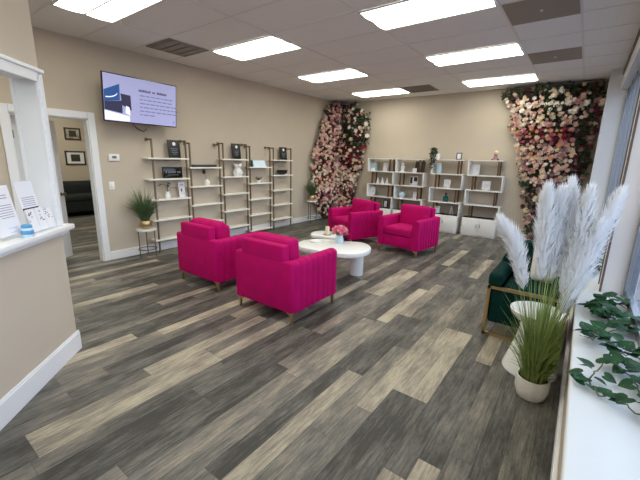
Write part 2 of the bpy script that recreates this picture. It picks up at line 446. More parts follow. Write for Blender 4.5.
o=copy_tree(L0); o.location=(-8.75,3.6,CEIL-.004); o['label']='added unseen middle fill light in the hall beyond the door'; o['group']=G  # extra fixture out of view, added only to lift the hall brightness
o=copy_tree(L0); o.location=(-9.9,3.0,CEIL-.004); o['label']='added unseen farther fill light in the hall beyond the door'; o['group']=G  # another added fixture, unseen, brightens the hall's far end
def plain_vent(x0,x1,y0,y1,label):
    t=thing('ceiling_vent',label,'vent',((x0+x1)/2,(y0+y1)/2,CEIL-.004),0,'ceiling vents')
    X,Y=(x1-x0)/2,(y1-y0)/2
    p=MB(); p.box(-X,X,-Y,Y,-.008,-.001,.002); p.build('perforated_panel',M['ventm'],t,smooth=False)
    k=MB(); k.lathe([(0,-.02),(.014,-.018),(.016,-.008)],12); k.build('latch_knob',M['lframe'],t)
def louver_vent(x0,x1,y0,y1,label):
    t=thing('ceiling_vent',label,'vent',((x0+x1)/2,(y0+y1)/2,CEIL-.004),0,'ceiling vents')
    X,Y=(x1-x0)/2,(y1-y0)/2
    p=MB(); p.box(-X,X,-Y,Y,-.004,-.001); p.build('backing',M['ventd'],t,smooth=False)
    f=MB()
    for a in ((-X,X,-Y,-Y+.03),(-X,X,Y-.03,Y),(-X,-X+.03,-Y,Y),(X-.03,X,-Y,Y)): f.box(*a,-.012,-.003)
    f.build('frame',M['ventm'],t,smooth=False)
    for i in range(4):
        yy=-Y+.03+(2*Y-.06)*(i+.5)/4
        s=MB(); s.box(-X+.03,X-.03,-.05,.05,-.002,.002,T=TR((0,yy,-.012))@RX(.10)); s.build('louver',M['ventm'],t,smooth=False)
plain_vent(-.893,-.283,4.075,4.69,'large plain brown ceiling vent panel at the top right')
plain_vent(-.893,-.283,5.965,6.582,'smaller plain brown ceiling vent panel beside the middle right light')
louver_vent(-5.18,-4.583,2.82,3.425,'louvred ceiling vent above the wall screen')
louver_vent(-3.34,-2.745,7.23,7.845,'brown ceiling vent beside the farthest left light')

# ------------------------------------------------------------------ wall screen
def make_tv():
    t=thing('wall_screen','wall-mounted flat screen showing a lilac slide, tilted down beside the door','television',(-5.326,2.788,2.332))
    yaw,pit,rol=.061,.107,.009
    n=Vector((math.cos(yaw),math.sin(yaw),0)); r=Vector((-math.sin(yaw),math.cos(yaw),0)); u=Vector((0,0,1))
    n2=n*math.cos(pit)-u*math.sin(pit); u2=n*math.sin(pit)+u*math.cos(pit)
    T=Matrix(((r.x,u2.x,n2.x),(r.y,u2.y,n2.y),(r.z,u2.z,n2.z))).to_4x4()   # local x right, y up, z out
    rot=T.to_euler()
    W,H=1.11,.625
    b=MB(); b.box(-W/2,W/2,-H/2,H/2,-.03,-.002,.004); b.box(-.36,.36,-.22,.16,-.06,-.03,.008)
    b.build('housing',M['gloss'],t,rot=rot)
    s=MB(); s.box(-W/2+.012,W/2-.012,-H/2+.014,H/2-.012,-.003,.0)
    scr=s.build('screen_panel',emit('slide_lilac',(166,168,214),.17),t,rot=rot,smooth=False)
    def q(mb,pts,z=.0008): mb.add([(x,y,z) for x,y in pts],[tuple(range(len(pts)))])
    e=.0008
    a=MB(); q(a,[(-.54,-.06),(-.33,-.02),(-.33,.19),(-.54,.09)]); a.build('slide_picture',emit('slide_blue',(34,76,140),.22),scr,smooth=False)
    a=MB(); q(a,[(-.54,-.16),(-.30,-.19),(-.30,-.02),(-.54,-.06)],.001); q(a,[(-.30,-.08),(-.17,-.14),(-.18,.06),(-.32,.07)],.001)
    a.build('slide_picture',emit('slide_dark',(44,44,76),.16),scr,smooth=False)
    a=MB()
    arc=[(-.52+.16*math.sin(x),-.005+.10*(1-math.cos(x))*.8) for x in [i*.17 for i in range(9)]]
    for i in range(8):
        (x0,y0),(x1,y1)=arc[i],arc[i+1]; q(a,[(x0,y0),(x1,y1),(x1,y1+.014),(x0,y0+.014)],.0016)
    q(a,[(-.26,-.18),(-.19,-.21),(-.20,-.10),(-.25,-.08)],.0016); q(a,[(-.54,-.29),(-.2,-.29),(-.2,-.22),(-.54,-.17)],.0012)
    a.build('slide_picture',emit('slide_white',(226,230,250),.33),scr,smooth=False)
    rr=random.Random(3)
    ink=emit('slide_ink',(64,62,110),.16); x=-.06                      # heading: soft illegible strokes
    for n_ in (8,2,7):
        a=MB()
        for i in range(n_):
            hh=rr.uniform(.022,.034); q(a,[(x,.135),(x+.019,.135),(x+.019,.135+hh),(x,.135+hh)]); x+=.023
        x+=.026
        a.build('slide_heading',ink,scr,smooth=False)
    a=MB()
    for i,wd in enumerate((.50,.50,.60,.62,.60,.20)):
        y=.075-.052*i; x=-.045
        while x<-.045+wd:
            l=rr.uniform(.03,.085); q(a,[(x,y),(x+l,y),(x+l,y+.015),(x,y+.015)]); x+=l+.014
    gi=emit('slide_grey_ink',(112,112,164),.2); a.build('slide_text',gi,scr,smooth=False)
    a=MB(); q(a,[(.49,-.25),(.51,-.25),(.51,-.225),(.49,-.225)]); a.build('slide_mark',gi,scr,smooth=False)
    m=MB(); T2=T.to_4x4(); base=(T.to_3x3()@Vector((0,0,-.06)))
    m.sq([base,(base.x-.1,.02,0),(XL+5.326+.01,.03,.0)],.05); m.box(XL+5.326,XL+5.326+.02,-.2,.26,-.12,.12,.004)
    m.build('wall_bracket',M['black'],t)
make_tv()
for i,(dy,m,l) in enumerate(((0,'black','black cable hanging below the wall screen'),(.06,'wire_w','pale cable hanging below the wall screen'))):
    c=MB(); y0=2.72+dy
    c.tube([(-5.60,y0,2.12),(-5.60,y0+.03,2.03),(-5.61,y0+.10,1.965),(-5.625,y0+.20,1.935),(-5.634,y0+.25,1.985)],.006,6)
    tag(c.build('screen_cable',M[m]),l,'cable')

# thermostat, switch
t=thing('thermostat','white thermostat on the beige wall right of the hall door','thermostat',(XL,2.44,1.535))
b=MB(); b.box(0,.025,-.075,.075,-.05,.05,.006); b.build('housing',M['ceram'],t)
b=MB(); b.box(.024,.027,-.03,.03,-.012,.022); b.build('display',mat('lcd_grey',(96,100,92),.3),t,label='dark grey display')
t=thing('light_switch','white light switch plate below the thermostat','light switch',(XL,2.37,1.125))
b=MB(); b.box(0,.007,-.04,.04,-.06,.06,.003); b.build('plate',M['ceram'],t)
b=MB(); b.box(.006,.012,-.016,.016,-.032,.032,.003,T=RY(.1)); b.build('rocker',M['ceram'],t)

# ------------------------------------------------------------------ hall things
def hall_picture(y0,y1,z0,z1,label):
    t=thing('framed_picture',label,'picture',(-11.2,(y0+y1)/2,(z0+z1)/2),0,'framed pictures in the hall')
    Y,Z=(y1-y0)/2,(z1-z0)/2; f=MB()
    for a in ((-Y,Y,-Z,-Z+.035),(-Y,Y,Z-.035,Z),(-Y,-Y+.035,-Z,Z),(Y-.035,Y,-Z,Z)): f.box(0,.03,*a,.004)
    f.build('frame',M['woodfr'],t)
    p=MB(); p.box(.004,.012,-Y+.03,Y-.03,-Z+.03,Z-.03); p.build('mat_board',M['paper'] if z0<1.6 else M['photo'],t,smooth=False)
    p=MB(); p.box(.012,.015,-Y*.45,Y*.45,-Z*.5,Z*.5); p.build('print',M['darkpic'],t,smooth=False)
hall_picture(3.67,4.05,1.94,2.25,'smaller dark framed picture, upper of two on the hall wall')
hall_picture(3.62,4.10,1.28,1.65,'framed picture with a white mat, lower of two on the hall wall')
t=thing('hall_sofa','black upholstered sofa at the end of the hall','sofa',(-10.75,3.7,0))
b=MB(); b.cushion(-.38,.45,-.62,.62,.10,.42,.05,.01); b.build('base',M['sofa'],t)
b=MB(); b.cushion(-.42,-.12,-.62,.62,.35,.86,.09,.03,axis='x'); b.build('backrest',M['sofa'],t)
for s in (-1,1):
    b=MB(); b.cushion(-.40,.47,s*.72-.12,s*.72+.12,.08,.66,.08,.01); b.build('arm',M['sofa'],t)
    for x in (-.3,.36): b=MB(); b.lathe([(.025,0),(.03,.11)],10,(x,s*.66,0)); b.build('leg',M['black'],t)
b=MB(); b.cushion(-.14,.47,-.60,.60,.38,.54,.06,.02); b.build('seat_cushion',M['sofa'],t)

# ------------------------------------------------------------------ magenta armchairs (local +y is the front)
def armchair():
    t=thing('armchair','x','armchair')
    b=MB(); b.box(-.27,.27,-.34,.365,.13,.33,.015); b.build('base',M['pink'],t)
    for s in (-1,1):
        a=MB(); n=64; vs=[];fs=[]; y0,y1=-.345,.375
        prof=[(0,.125),(0,.59)]+[(.055-.055*math.cos(PI*i/8),.59+.040*math.sin(PI*i/8)) for i in range(1,8)]+[(.11,.59),(.11,.125)]
        # prof x: 0 = outer side, .11 = inner side; the outer side is channelled
        prof=[(0,.125),(0,.25),(0,.4),(0,.52)]+prof[1:]
        k=len(prof)
        for i in range(n+1):
            y=y0+(y1-y0)*i/n
            ch=abs(math.sin(PI*8*i/n))**.55
            for j,(x,z) in enumerate(prof):
                out=(1-x/.11)*(.011*ch) if z<.62 else .006*ch
                zz=z+(.006*ch if z>.60 else 0)
                vs.append((s*(.375-x+out),y,zz))
        for i in range(n):
            for j in range(k):
                fs.append((i*k+j,(i+1)*k+j,(i+1)*k+(j+1)%k,i*k+(j+1)%k))
        fs.append(tuple(range(k))); fs.append(tuple(n*k+j for j in range(k))[::-1])
        a.add(vs,fs); a.build('arm',M['pink'],t,fix=True)
    b=MB(); b.box(-.378,.378,-.385,-.30,.125,.635,.02,seg=3); b.box(-.278,.278,-.384,-.29,.54,.778,.02,seg=3)
    b.build('back_panel',M['pink'],t)
    b=MB(); b.cushion(-.265,.265,-.16,.385,.32,.47,.045,.022); b.build('seat_cushion',M['pink'],t)
    b=MB(); b.cushion(-.26,.26,-.09,.09,-.04,.395,.055,.02,T=TR((0,-.165,.42))@RX(.07),axis='y'); b.build('back_cushion',M['pink'],t)
    for sx in (-1,1):
        for sy in (-1,1):
            l=MB(); x,y=sx*.352,sy*.345
            l.box(x-.012,x+.012,y-.012,y+.012,0,.128,.002)
            l.prism([(0,0),(-sx*.09,0),(-sx*.02,-.05),(0,-.06)] if sx<0 else [(0,-.06),(-.02,-.05),(-.09,0),(0,0)],-.006,.006,T=TR((x,y,.128))@RX(PI/2))
            l.build('leg',M['brass'],t)
    return t
A=armchair(); A.location=(-2.44,2.715,0); A.rotation_euler=(0,0,0)
A.scale=(1.05,1,1); A['label']='magenta armchair nearest the camera, seen from behind'; A['group']='four magenta armchairs'
dup(A,(-3.675,2.80,0),0,'magenta armchair seen from behind, nearest the wall screen')
dup(A,(-2.37,5.86,0),math.radians(172),'magenta armchair facing us, right of the pair by the bookcases')
dup(A,(-3.54,5.95,0),math.radians(158),'magenta armchair facing us beside the left corner flower wall')

# ------------------------------------------------------------------ coffee table
t=thing('coffee_table','glossy white cloud-shaped coffee table amid the magenta armchairs','table',(-2.75,4.02,0))
def smooth_poly(pts,n=4):
    out=[];N=len(pts)
    for i in range(N):
        p0,p1,p2,p3=[Vector(pts[(i+k-1)%N]) for k in range(4)]
        for j in range(n):
            u=j/n; out.append(tuple(.5*((2*p1)+(-p0+p2)*u+(2*p0-5*p1+4*p2-p3)*u*u+(-p0+3*p1-3*p2+p3)*u**3)))
    return out
out=[(-3.09,3.64),(-3.16,3.86),(-3.08,4.06),(-2.93,4.17),(-2.74,4.20),(-2.58,4.28),(-2.42,4.33),(-2.21,4.18),(-2.13,3.92),(-2.22,3.68),(-2.46,3.58),(-2.74,3.54),(-2.94,3.54)]
b=MB(); b.prism(smooth_poly([(x+2.75,y-4.02) for x,y in out]),.355,.42,bev=.014); b.build('tabletop',M['tablew'],t)
for x,y in ((.36,.10),(-.28,-.10)):
    b=MB(); b.lathe([(.095,0),(.095,.357)],28,(x,y,0)); b.build('leg',M['tablew'],t)
t['label']='larger glossy white kidney-shaped coffee table amid the magenta armchairs'; t['group']='white coffee tables'
t=thing('coffee_table','smaller white coffee table tucked behind the larger one, candle on it','table',(-3.08,4.34,0),0,'white coffee tables')
b=MB(); b.prism(smooth_poly([(-.20,-.14),(-.29,.04),(-.22,.22),(-.02,.24),(.16,.12),(.22,-.02),(.10,-.09),(-.04,-.12)]),.385,.44,bev=.014); b.build('tabletop',M['tablew'],t)
b=MB(); b.lathe([(.08,0),(.08,.387)],24,(-.03,.05,0)); b.build('leg',M['tablew'],t)
# bouquet
t=thing('flower_bouquet','pink bouquet in a small glass vase on the larger coffee table','flowers',(-2.68,4.10,.42))
b=MB(); b.lathe([(0,0),(.05,0),(.06,.02),(.055,.06),(.045,.09),(.05,.11),(.046,.11),(.04,.085),(.05,.05),(.045,.012),(0,.01)],18); b.build('vase',M['bluep'],t)
b=MB()
for i in range(16):
    a=i*2.4; r=.11*math.sqrt((i+.5)/16); b.tube([(0,0,.05),(r*.5*math.cos(a),r*.5*math.sin(a),.13),(r*math.cos(a),r*math.sin(a),.2)],.003,5)
b.build('stems',M['grassa'],t)
def bloom(mb,c,r,ax,layers=((1,.0,6),(.72,.28,5),(.42,.5,4)),rot=0,mi=0):
    """cupped rosette of petals around axis ax"""
    ax=Vector(ax).normalized(); u=ax.orthogonal().normalized(); v=ax.cross(u); c=Vector(c)
    mb.mi=mi
    for li,(s,hgt,n) in enumerate(layers):
        for k in range(n):
            a=2*PI*(k+.5*li)/n+rot; w=PI/n*1.15
            def P(rad,ang,h): return c+(u*math.cos(ang)+v*math.sin(ang))*rad*r+ax*h*r
            vs=[P(.10,a,hgt*.5),P(s*.7,a-w,hgt+.22),P(s,a,hgt+.30),P(s*.7,a+w,hgt+.22),P(s*.55,a,hgt+.08)]
            mb.add(vs,[(0,1,4),(1,2,4),(2,3,4),(3,0,4)])
    mb.ball(c+ax*.45*r,r*.26,4)
b_spots=[]
for i in range(22):
    z=1-(i+.5)/22*1.15; a=i*2.39996; q=math.sqrt(max(0,1-z*z))
    b_spots.append((q*math.cos(a)*.095,q*math.sin(a)*.095,.16+z*.07,(q*math.cos(a),q*math.sin(a),z+.25)))
for i,(x,y,z,n) in enumerate(b_spots):
    f=MB(); bloom(f,(x,y,z),.036,n,rot=i); f.build('blossom',[PINKB if i%4 else PETAL['blush']],t,smooth=False)
b=MB()
for i in range(14):
    a=i*.45; x,y=.1*math.cos(a),.1*math.sin(a)
    b.add([(x*.5,y*.5,.15),(x-.02*math.sin(a),y+.02*math.cos(a),.14),(x*1.5,y*1.5,.13),(x+.02*math.sin(a),y-.02*math.cos(a),.14)],[(0,1,2,3)])
b.build('leaves',M['leafm'],t,smooth=False)
# candle
t=thing('pillar_candle','cream pillar candle on a small gold dish, on the smaller coffee table','candle',(-3.06,4.33,.44))
b=MB(); b.lathe([(0,0),(.06,0),(.068,.012),(.062,.012),(.05,.006),(0,.006)],20); b.build('dish',M['gold'],t)
b=MB(); b.lathe([(0,.006),(.032,.006),(.032,.125),(.028,.13),(0,.126)],18); b.build('candle_body',M['candle'],t)
b=MB(); b.tube([(0,0,.126),(.002,0,.145)],.002,5); b.build('wick',M['black'],t)
tt=thing('small_tray','round white tray left of the bouquet on the larger coffee table','tray',(-2.95,3.92,.42))
b=MB(); b.lathe([(0,0),(.09,0),(.1,.014),(.094,.014),(.086,.005),(0,.005)],24); b.build('tray_dish',M['ceram'],tt)

# ------------------------------------------------------------------ ladder shelves on the left wall (local x = out from wall, y = along wall)
DP=.165
def etagere(yl,yr,top,levels,label,oa=.03,ob=.03):
    t=thing('ladder_shelf',label,'shelf',(XL,(yl+yr)/2,0),0,'gold and white ladder shelves on the left wall')
    h=(yr-yl)/2
    for s in (-1,1):
        p=MB(); y=s*h
        p.sq([(DP-.012,y,0),(DP-.012,y,top)],.022); p.sq([(0,y,top-.011),(DP,y,top-.011)],.022)
        p.box(0,.008,y-.022,y+.022,top-.04,top+.015)
        p.build('post',M['bronze'],t,smooth=False)
    for z in levels:
        p=MB(); p.box(.0,DP+.025,-h-oa,h+ob,z-.026,z,.004); p.build('shelf_board',M['shelfw'],t)
        r=MB(); r.sq([(.012,-h+.02,z-.034),(.012,h-.02,z-.034)],.014); r.build('rail',M['bronze'],t,smooth=False)
hi=[1.545-.33*k for k in range(5)]; lo=[1.395-.33*k for k in range(5)]
etagere(2.95,3.54,1.835,hi,'tall ladder shelf nearest the wall screen, black plaque on top',.085,.035)
etagere(3.615,4.225,1.805,lo,'lower ladder shelf second from the wall screen, long black bar on top')
etagere(4.315,4.89,1.835,hi,'tall ladder shelf third from the screen, middle of the five')
etagere(4.975,5.55,1.805,lo,'lower ladder shelf fourth from the screen, holding a white sloped box')
etagere(5.655,6.23,1.80,hi,'tall ladder shelf farthest from the screen, beside the far plant stand')
def plaque(y,z,w,h,label,x=.11):
    t=thing('black_plaque',label,'plaque',(XL+x,y,z),0,'black plaques on the tall ladder shelves')
    T=TR((0,0,0))@RY(-.10)
    b=MB(); b.box(-.012,.012,-w/2,w/2,0,h,.003,T=T); b.build('board',M['black'],t)
    s=MB(); s.lathe([(0,0),(.028,0),(.03,.004),(0,.008)],16,T=T@TR((.012,0,h*.78))@RY(PI/2)); s.build('seal',M['ceram'],t,label='round white seal')
    k=MB()
    for i,wd in enumerate((.6,.45,.55,.3)): k.box(.0122,.0135,-w*wd/2,w*wd/2,h*(.5-.1*i),h*(.5-.1*i)+.010,T=T)
    k.build('lettering',M['greyink'],t,smooth=False)
    e=MB(); e.sq([(-.015,0,h*.6),(-.075,0,.004)],.012); e.build('easel_strut',M['black'],t)
plaque(3.36,1.545,.21,.29,'black plaque with white seal on the shelf nearest the screen')
plaque(4.68,1.545,.20,.295,'black plaque with white seal on the middle tall shelf')
plaque(6.03,1.545,.21,.28,'black plaque with white seal on the farthest tall shelf')
t=thing('black_sign','wide black sign with grey lettering below the nearest black plaque','sign',(XL+.12,3.29,1.215))
b=MB(); b.box(-.02,.02,-.17,.17,0,.185,.004); b.build('panel',M['gloss'],t)
b=MB(); x=-.13; rr=random.Random(8)
while x<.13:
    ww=rr.uniform(.012,.022); b.box(.0202,.0215,x,x+ww,.085,.115); x+=ww+.008 if rr.random()<.8 else ww+.026
for wd in (.10,): b.box(.0202,.0215,-wd,wd,.05,.058)
b.build('lettering',M['greyink'],t,smooth=False)
t=thing('bud_vase','white vase holding dark drooping leaves on the nearest ladder shelf','vase',(XL+.10,3.19,.885))
b=MB(); b.lathe([(0,0),(.035,0),(.045,.03),(.04,.07),(.022,.10),(.026,.115),(.02,.115),(.018,.1),(0,.02)],18); b.build('vase_body',M['ceram'],t)
b=MB()
for a,l,dz in ((-.4,.10,.16),(.9,.12,.10),(2.6,.10,.14),(-1.6,.12,.17),(.2,.05,.2)):
    dx,dy=math.cos(a),math.sin(a); b.tube([(0,0,.1),(dx*l*.4,dy*l*.4,.1+dz*.8),(dx*l,dy*l,.1+dz*.75)],.003,5)
    c=Vector((dx*l,dy*l,.1+dz*.75)); s=Vector((-dy,dx,0))*.028; o_=Vector((dx,dy,-.5))*.05
    b.add([c-o_*.7,c+s,c+o_,c-s],[(0,1,2),(0,2,3)])
b.build('leaves',M['darkpic'],t,smooth=False)
def card(name,label,cat,loc,w,h,rz,mark='inkd',tilt=.12,body='paper',group=None,framec=None):
    """upright card or frame; local +x faces out"""
    t=thing(name,label,cat,loc,rz,group); T=RY(-tilt)
    if framec:
        f=MB(); k=w*.16
        for a in ((-w/2,w/2,0,k),(-w/2,w/2,h-k,h),(-w/2,-w/2+k,0,h),(w/2-k,w/2,0,h)): f.box(-.008,.008,*a,.002,T=T)
        f.build('frame',M[framec],t); b=MB(); b.box(-.006,.002,-w/2+k*.8,w/2-k*.8,k*.8,h-k*.8,T=T); b.build('backing_card',M[body],t,smooth=False)
        p=MB(); p.box(.002,.004,-w*.17,w*.17,h*.34,h*.64,T=T); p.build('picture',M[mark],t,smooth=False)
    else:
        b=MB(); b.box(-.004,.004,-w/2,w/2,0,h,T=T); b.build('card',M[body],t,smooth=False)
        p=MB(); p.ball((.004,0,h*.45),w*.2,6,(.1,1,1.2),T=T); p.build('print',M[mark],t)
        p=MB(); p.box(.004,.0052,-w*.3,w*.3,h*.78,h*.84,T=T); p.build('caption',M['ink'],t,smooth=False)
    e=MB(); e.box(-.05,-.046,-w*.2,w*.2,0,h*.7,T=RY(.22)@TR((.045,0,0))); e.build('stand_leg',M[body],t,smooth=False)
    return t
card('display_card','white printed card upright on the nearest ladder shelf','card',(XL+.09,3.47,.885),.12,.26,.05)
t=thing('black_bar','long thin black box on top of the second ladder shelf','box',(XL+.09,3.93,1.395))
b=MB(); b.box(-.04,.04,-.25,.25,0,.042,.004); b.build('lid_box',M['black'],t)
b=MB(); b.box(-.0405,.0405,-.2505,.2505,.026,.029); b.build('lid_seam',M['greyink'],t,smooth=False)
def bottle(name,label,cat,loc,r,h,body,cap):
    t=thing(name,label,cat,loc)
    b=MB(); b.lathe([(0,0),(r*.9,0),(r,h*.04),(r,h*.55),(r*.45,h*.7),(r*.4,h*.8),(0,h*.8)],18); b.build('bottle_body',M[body],t)
    b=MB(); b.lathe([(r*.46,h*.78),(r*.46,h),(0,h)],14); b.build('cap',M[cap],t)
    return t
t=thing('reed_diffuser','white round bottle with a black flower stick on the second ladder shelf','diffuser',(XL+.10,3.97,1.065))
b=MB(); b.lathe([(0,0),(.04,0),(.055,.03),(.05,.07),(.02,.10),(.022,.115),(0,.115)],18); b.build('bottle_body',M['ceram'],t)
b=MB(); b.tube([(0,0,.1),(.0,-.045,.22)],.003,6); b.build('stick',M['black'],t)
b=MB(); b.ball((0,-.055,.245),.036,6,(.8,1,1.2)); b.build('flower_head',M['black'],t)
t=thing('white_rabbit_figure','white ruffled ceramic figure on the middle ladder shelf','figurine',(XL+.10,4.70,1.215))
t.name='ceramic_figure'
b=MB(); b.lathe([(0,0),(.07,0),(.085,.03),(.09,.08),(.06,.13),(.045,.15),(.055,.17),(.05,.2),(.02,.22),(0,.222)],20,rib=.09,ribn=7); b.build('figure_body',M['ceram'],t)
for a in range(5):
    b=MB(); an=a*1.26; b.ball((.055*math.cos(an),.06*math.sin(an),.20+.02*(a%2)),.032,6); b.build('ruffle',M['ceram'],t)
t=thing('sloped_box','white sloped box on top of the fourth ladder shelf','box',(XL+.09,5.25,1.395))
b=MB(); b.prism([(-.08,0),(.08,0),(.03,.13),(-.04,.13)],-.17,.17,T=RX(PI/2)); b.build('box_body',M['bluep'],t)
b=MB(); b.box(.0805,.082,-.14,.14,.03,.09,T=TR((-.013,0,0))@RY(-.32)); b.build('label_panel',M['ink'],t,smooth=False)
b=MB(); b.box(-.045,.035,-.178,-.171,.0,.13); b.build('side_panel',M['teal'],t,smooth=False)
t=thing('small_plant_cup','tiny dark plant in a white cup on the fourth ladder shelf','plant',(XL+.10,5.25,1.065))
b=MB(); b.lathe([(0,0),(.035,0),(.045,.05),(.04,.05),(.03,.01),(0,.01)],16); b.build('cup',M['ceram'],t)
b=MB()
for i in range(12):
    a=i*2.4; l=.03+.004*i; b.add([(0,0,.04),(l*math.cos(a)-.01*math.sin(a),l*math.sin(a)+.01*math.cos(a),.09),(l*1.5*math.cos(a),l*1.5*math.sin(a),.11+.003*i),(l*math.cos(a)+.01*math.sin(a),l*math.sin(a)-.01*math.cos(a),.09)],[(0,1,2,3)])
b.build('foliage',M['leafd'],t,smooth=False)
t=thing('black_bowl','wide black bowl under the farthest black plaque','bowl',(XL+.09,6.0,1.215))
b=MB(); b.lathe([(0,.0),(.07,.0),(.12,.04),(.14,.10),(.13,.10),(.11,.05),(.06,.02),(0,.02)],28,ecc=(.55,1.2)); b.build('bowl_body',M['black'],t)
b=MB(); b.lathe([(.13,.096),(.142,.102),(.13,.104)],28,ecc=(.55,1.2),cap=False); b.build('rim',M['gloss'],t)

# ------------------------------------------------------------------ grass and plant stands
def blades(mb,n,h,spread,w,r0=.03,droop=.35,z0=0,seed=1,hmin=.55):
    rr=random.Random(seed)
    for i in range(n):
        a=rr.uniform(0,2*PI); sp=spread*math.sqrt(rr.random()); hh=h*rr.uniform(hmin,1)
        x0,y0=r0*rr.uniform(0,1)*math.cos(a),r0*rr.uniform(0,1)*math.sin(a)
        px=[]; N=5
        for k in range(N+1):
            u=k/N; e=sp*(u**1.7); zz=z0+hh*(u-droop*(sp/spread)**2*u*u)
            px.append(Vector((x0+e*math.cos(a),y0+e*math.sin(a),zz)))
        ta=a+rr.uniform(.3,2.8); s=Vector((math.cos(ta),math.sin(ta),0))
        vs=[]
        for k,pv in enumerate(px):
            ww=w*(1-(k/N)**2.2)*.5+.0003; vs+=[pv-s*ww,pv+s*ww]
        mb.add(vs,[(2*k,2*k+1,2*k+3,2*k+2) for k in range(N)])
def planter(loc,topz,r,label_s,label_p,gh,gs,n,seed,feet,ymax=2.86):
    t=thing('plant_stand',label_s,'plant stand',(loc[0],loc[1],0),0,'gold plant stands')
    b=MB(); b.lathe([(0,topz-.025),(r,topz-.025),(r+.004,topz-.012),(r,topz),(0,topz)],28); b.build('top_disc',M['tablew'],t)
    for k in range(3):
        a=feet+k*2*PI/3; l=MB(); x,y=r*.9*math.cos(a),r*.9*math.sin(a)
        l.tube([(x,y,topz-.025),(x,y,0)],.008,8); l.build('leg',M['bronze'],t)
    l=MB()
    l.lathe([(r*.9-.006,.12),(r*.9+.006,.12),(r*.9+.006,.132),(r*.9-.006,.132),(r*.9-.006,.12)],28,cap=False); l.build('ring',M['bronze'],t)
    p=thing('potted_grass',label_p,'plant',(loc[0],loc[1],topz),0,'potted grass plants')
    b=MB(); b.lathe([(0,0),(.055,0),(.085,.03),(.095,.07),(.085,.115),(.075,.13),(.069,.13),(.078,.11),(.08,.09)],28); b.build('pot',M['gold'],p)
    b=MB(); b.lathe([(0,.11),(.077,.11)],20,cap=False); b.build('soil',M['soil'],p)
    b=MB(); blades(b,n,gh,gs,.009,.055,.5,.10,seed); b.v=[(max(x,XL+.02-loc[0]),min(y,ymax-loc[1]),z) for x,y,z in b.v]; b.build('grass_blades',M['grassb'],p,smooth=False)
planter((-5.43,2.72),.45,.145,'gold wire plant stand with white top below the light switch','dark grass plant in a round gold pot below the light switch',.62,.36,360,4,.6)
planter((-5.42,6.96),.56,.135,'gold wire plant stand beside the left corner flower wall','small grass plant in a gold pot by the left corner flower wall',.52,.24,260,9,.9,7.12)

# ------------------------------------------------------------------ S-shaped bookcases on the back wall (local -y is the front)
BY=8.20
def bookcase(xc,label):
    t=thing('zigzag_bookcase',label,'bookcase',(xc,BY,0),0,'white zigzag bookcases on the back wall')
    D=.15; y0,y1=-D,D; th=.022
    b=MB(); b.box(-.36,.34,y0+.012,y1,.0,.40,.003); b.build('cabinet',M['casew'],t)
    for s in (-1,1):
        d=MB(); xa,xb=(-.355,-.013) if s<0 else (-.007,.335); d.box(xa,xb,y0-.004,y0+.013,.03,.385,.003)
        d=d.build('door',M['casew'],t)
        h=MB(); xh=-.01+s*.035; h.sq([(xh,y0-.02,.20),(xh,y0-.02,.28)],.010); h.sq([(xh,y0,.205),(xh,y0-.02,.205)],.008); h.sq([(xh,y0,.275),(xh,y0-.02,.275)],.008)
        h.build('handle',M['alu'],d,smooth=False)
    lv=[.40,.69,1.005,1.32,1.635]
    for i,z in enumerate(lv):
        x0_,x1_=(-.36,.36) if 0<i<4 else ((-.36,.36) if i==0 else (-.36,.315))
        s=MB(); s.box(x0_,x1_,y0,y1,z-th,z,.003); s.build('shelf_board',M['casew'],t)
    for i in range(4):
        z0,z1=lv[i],lv[i+1]-th; right=(i%2==0)
        xa=.338 if right else -.36
        s=MB(); s.box(xa,xa+.022,y0,y1,z0,z1,.002); s.build('side_panel',M['casew'],t)
        xo=-.23 if right else .24
        for yy in (y0+.035,y1-.035):
            q=MB(); q.box(xo-.014,xo+.014,yy-.02,yy+.02,z0,z1,.002); q.build('post',M['brownpost'],t)
    return t
for x,l in ((-4.12,'white zigzag bookcase nearest the left corner flower wall'),(-3.36,'white zigzag bookcase second from the left corner'),
            (-2.485,'white zigzag bookcase third from the left, trailing plant on top'),(-1.685,'white zigzag bookcase nearest the right corner flower wall')):
    bookcase(x,l)
F=-PI/2
z1,z2,z3,z4,z5=.40,.69,1.005,1.32,1.635
# first bookcase
t=thing('teal_box','pale teal glass box on the top shelf of the leftmost bookcase','box',(-4.38,8.2,z4))
b=MB(); b.box(-.075,.075,-.06,.06,0,.20,.006); b.build('box_body',mat('pale_teal',(176,206,204),.3),t); b=MB(); b.box(-.06,.06,-.065,-.058,.0,.07,.002); b.build('front_label',M['paper'],t)
card('photo_card','pale card on the top shelf of the leftmost bookcase','card',(-4.06,8.2,z4),.12,.20,F,'ink')
for i,x in enumerate((-4.24,-4.11,-3.98)):
    t=thing('white_cone',['white cone ornament, left of three in the leftmost bookcase','white cone ornament, middle of three in the leftmost bookcase','white cone ornament, right of three in the leftmost bookcase'][i],'ornament',(x,8.18,z3),0,'white cone ornaments')
    b=MB(); b.lathe([(0,0),(.045,0),(.048,.01),(.03,.07),(.012,.14),(0,.15)],18); b.build('cone_body',M['ceram'],t); b=MB(); b.ball((0,0,.152),.012,5); b.build('tip',M['ceram'],t)
card('framed_photo','white framed card on the third shelf of the leftmost bookcase','photo frame',(-4.39,8.19,z2),.17,.21,F,'ink',framec='casew')
card('dark_framed_photo','small dark framed picture low in the leftmost bookcase','photo frame',(-3.99,8.19,z1),.13,.20,F,'photo',framec='black')
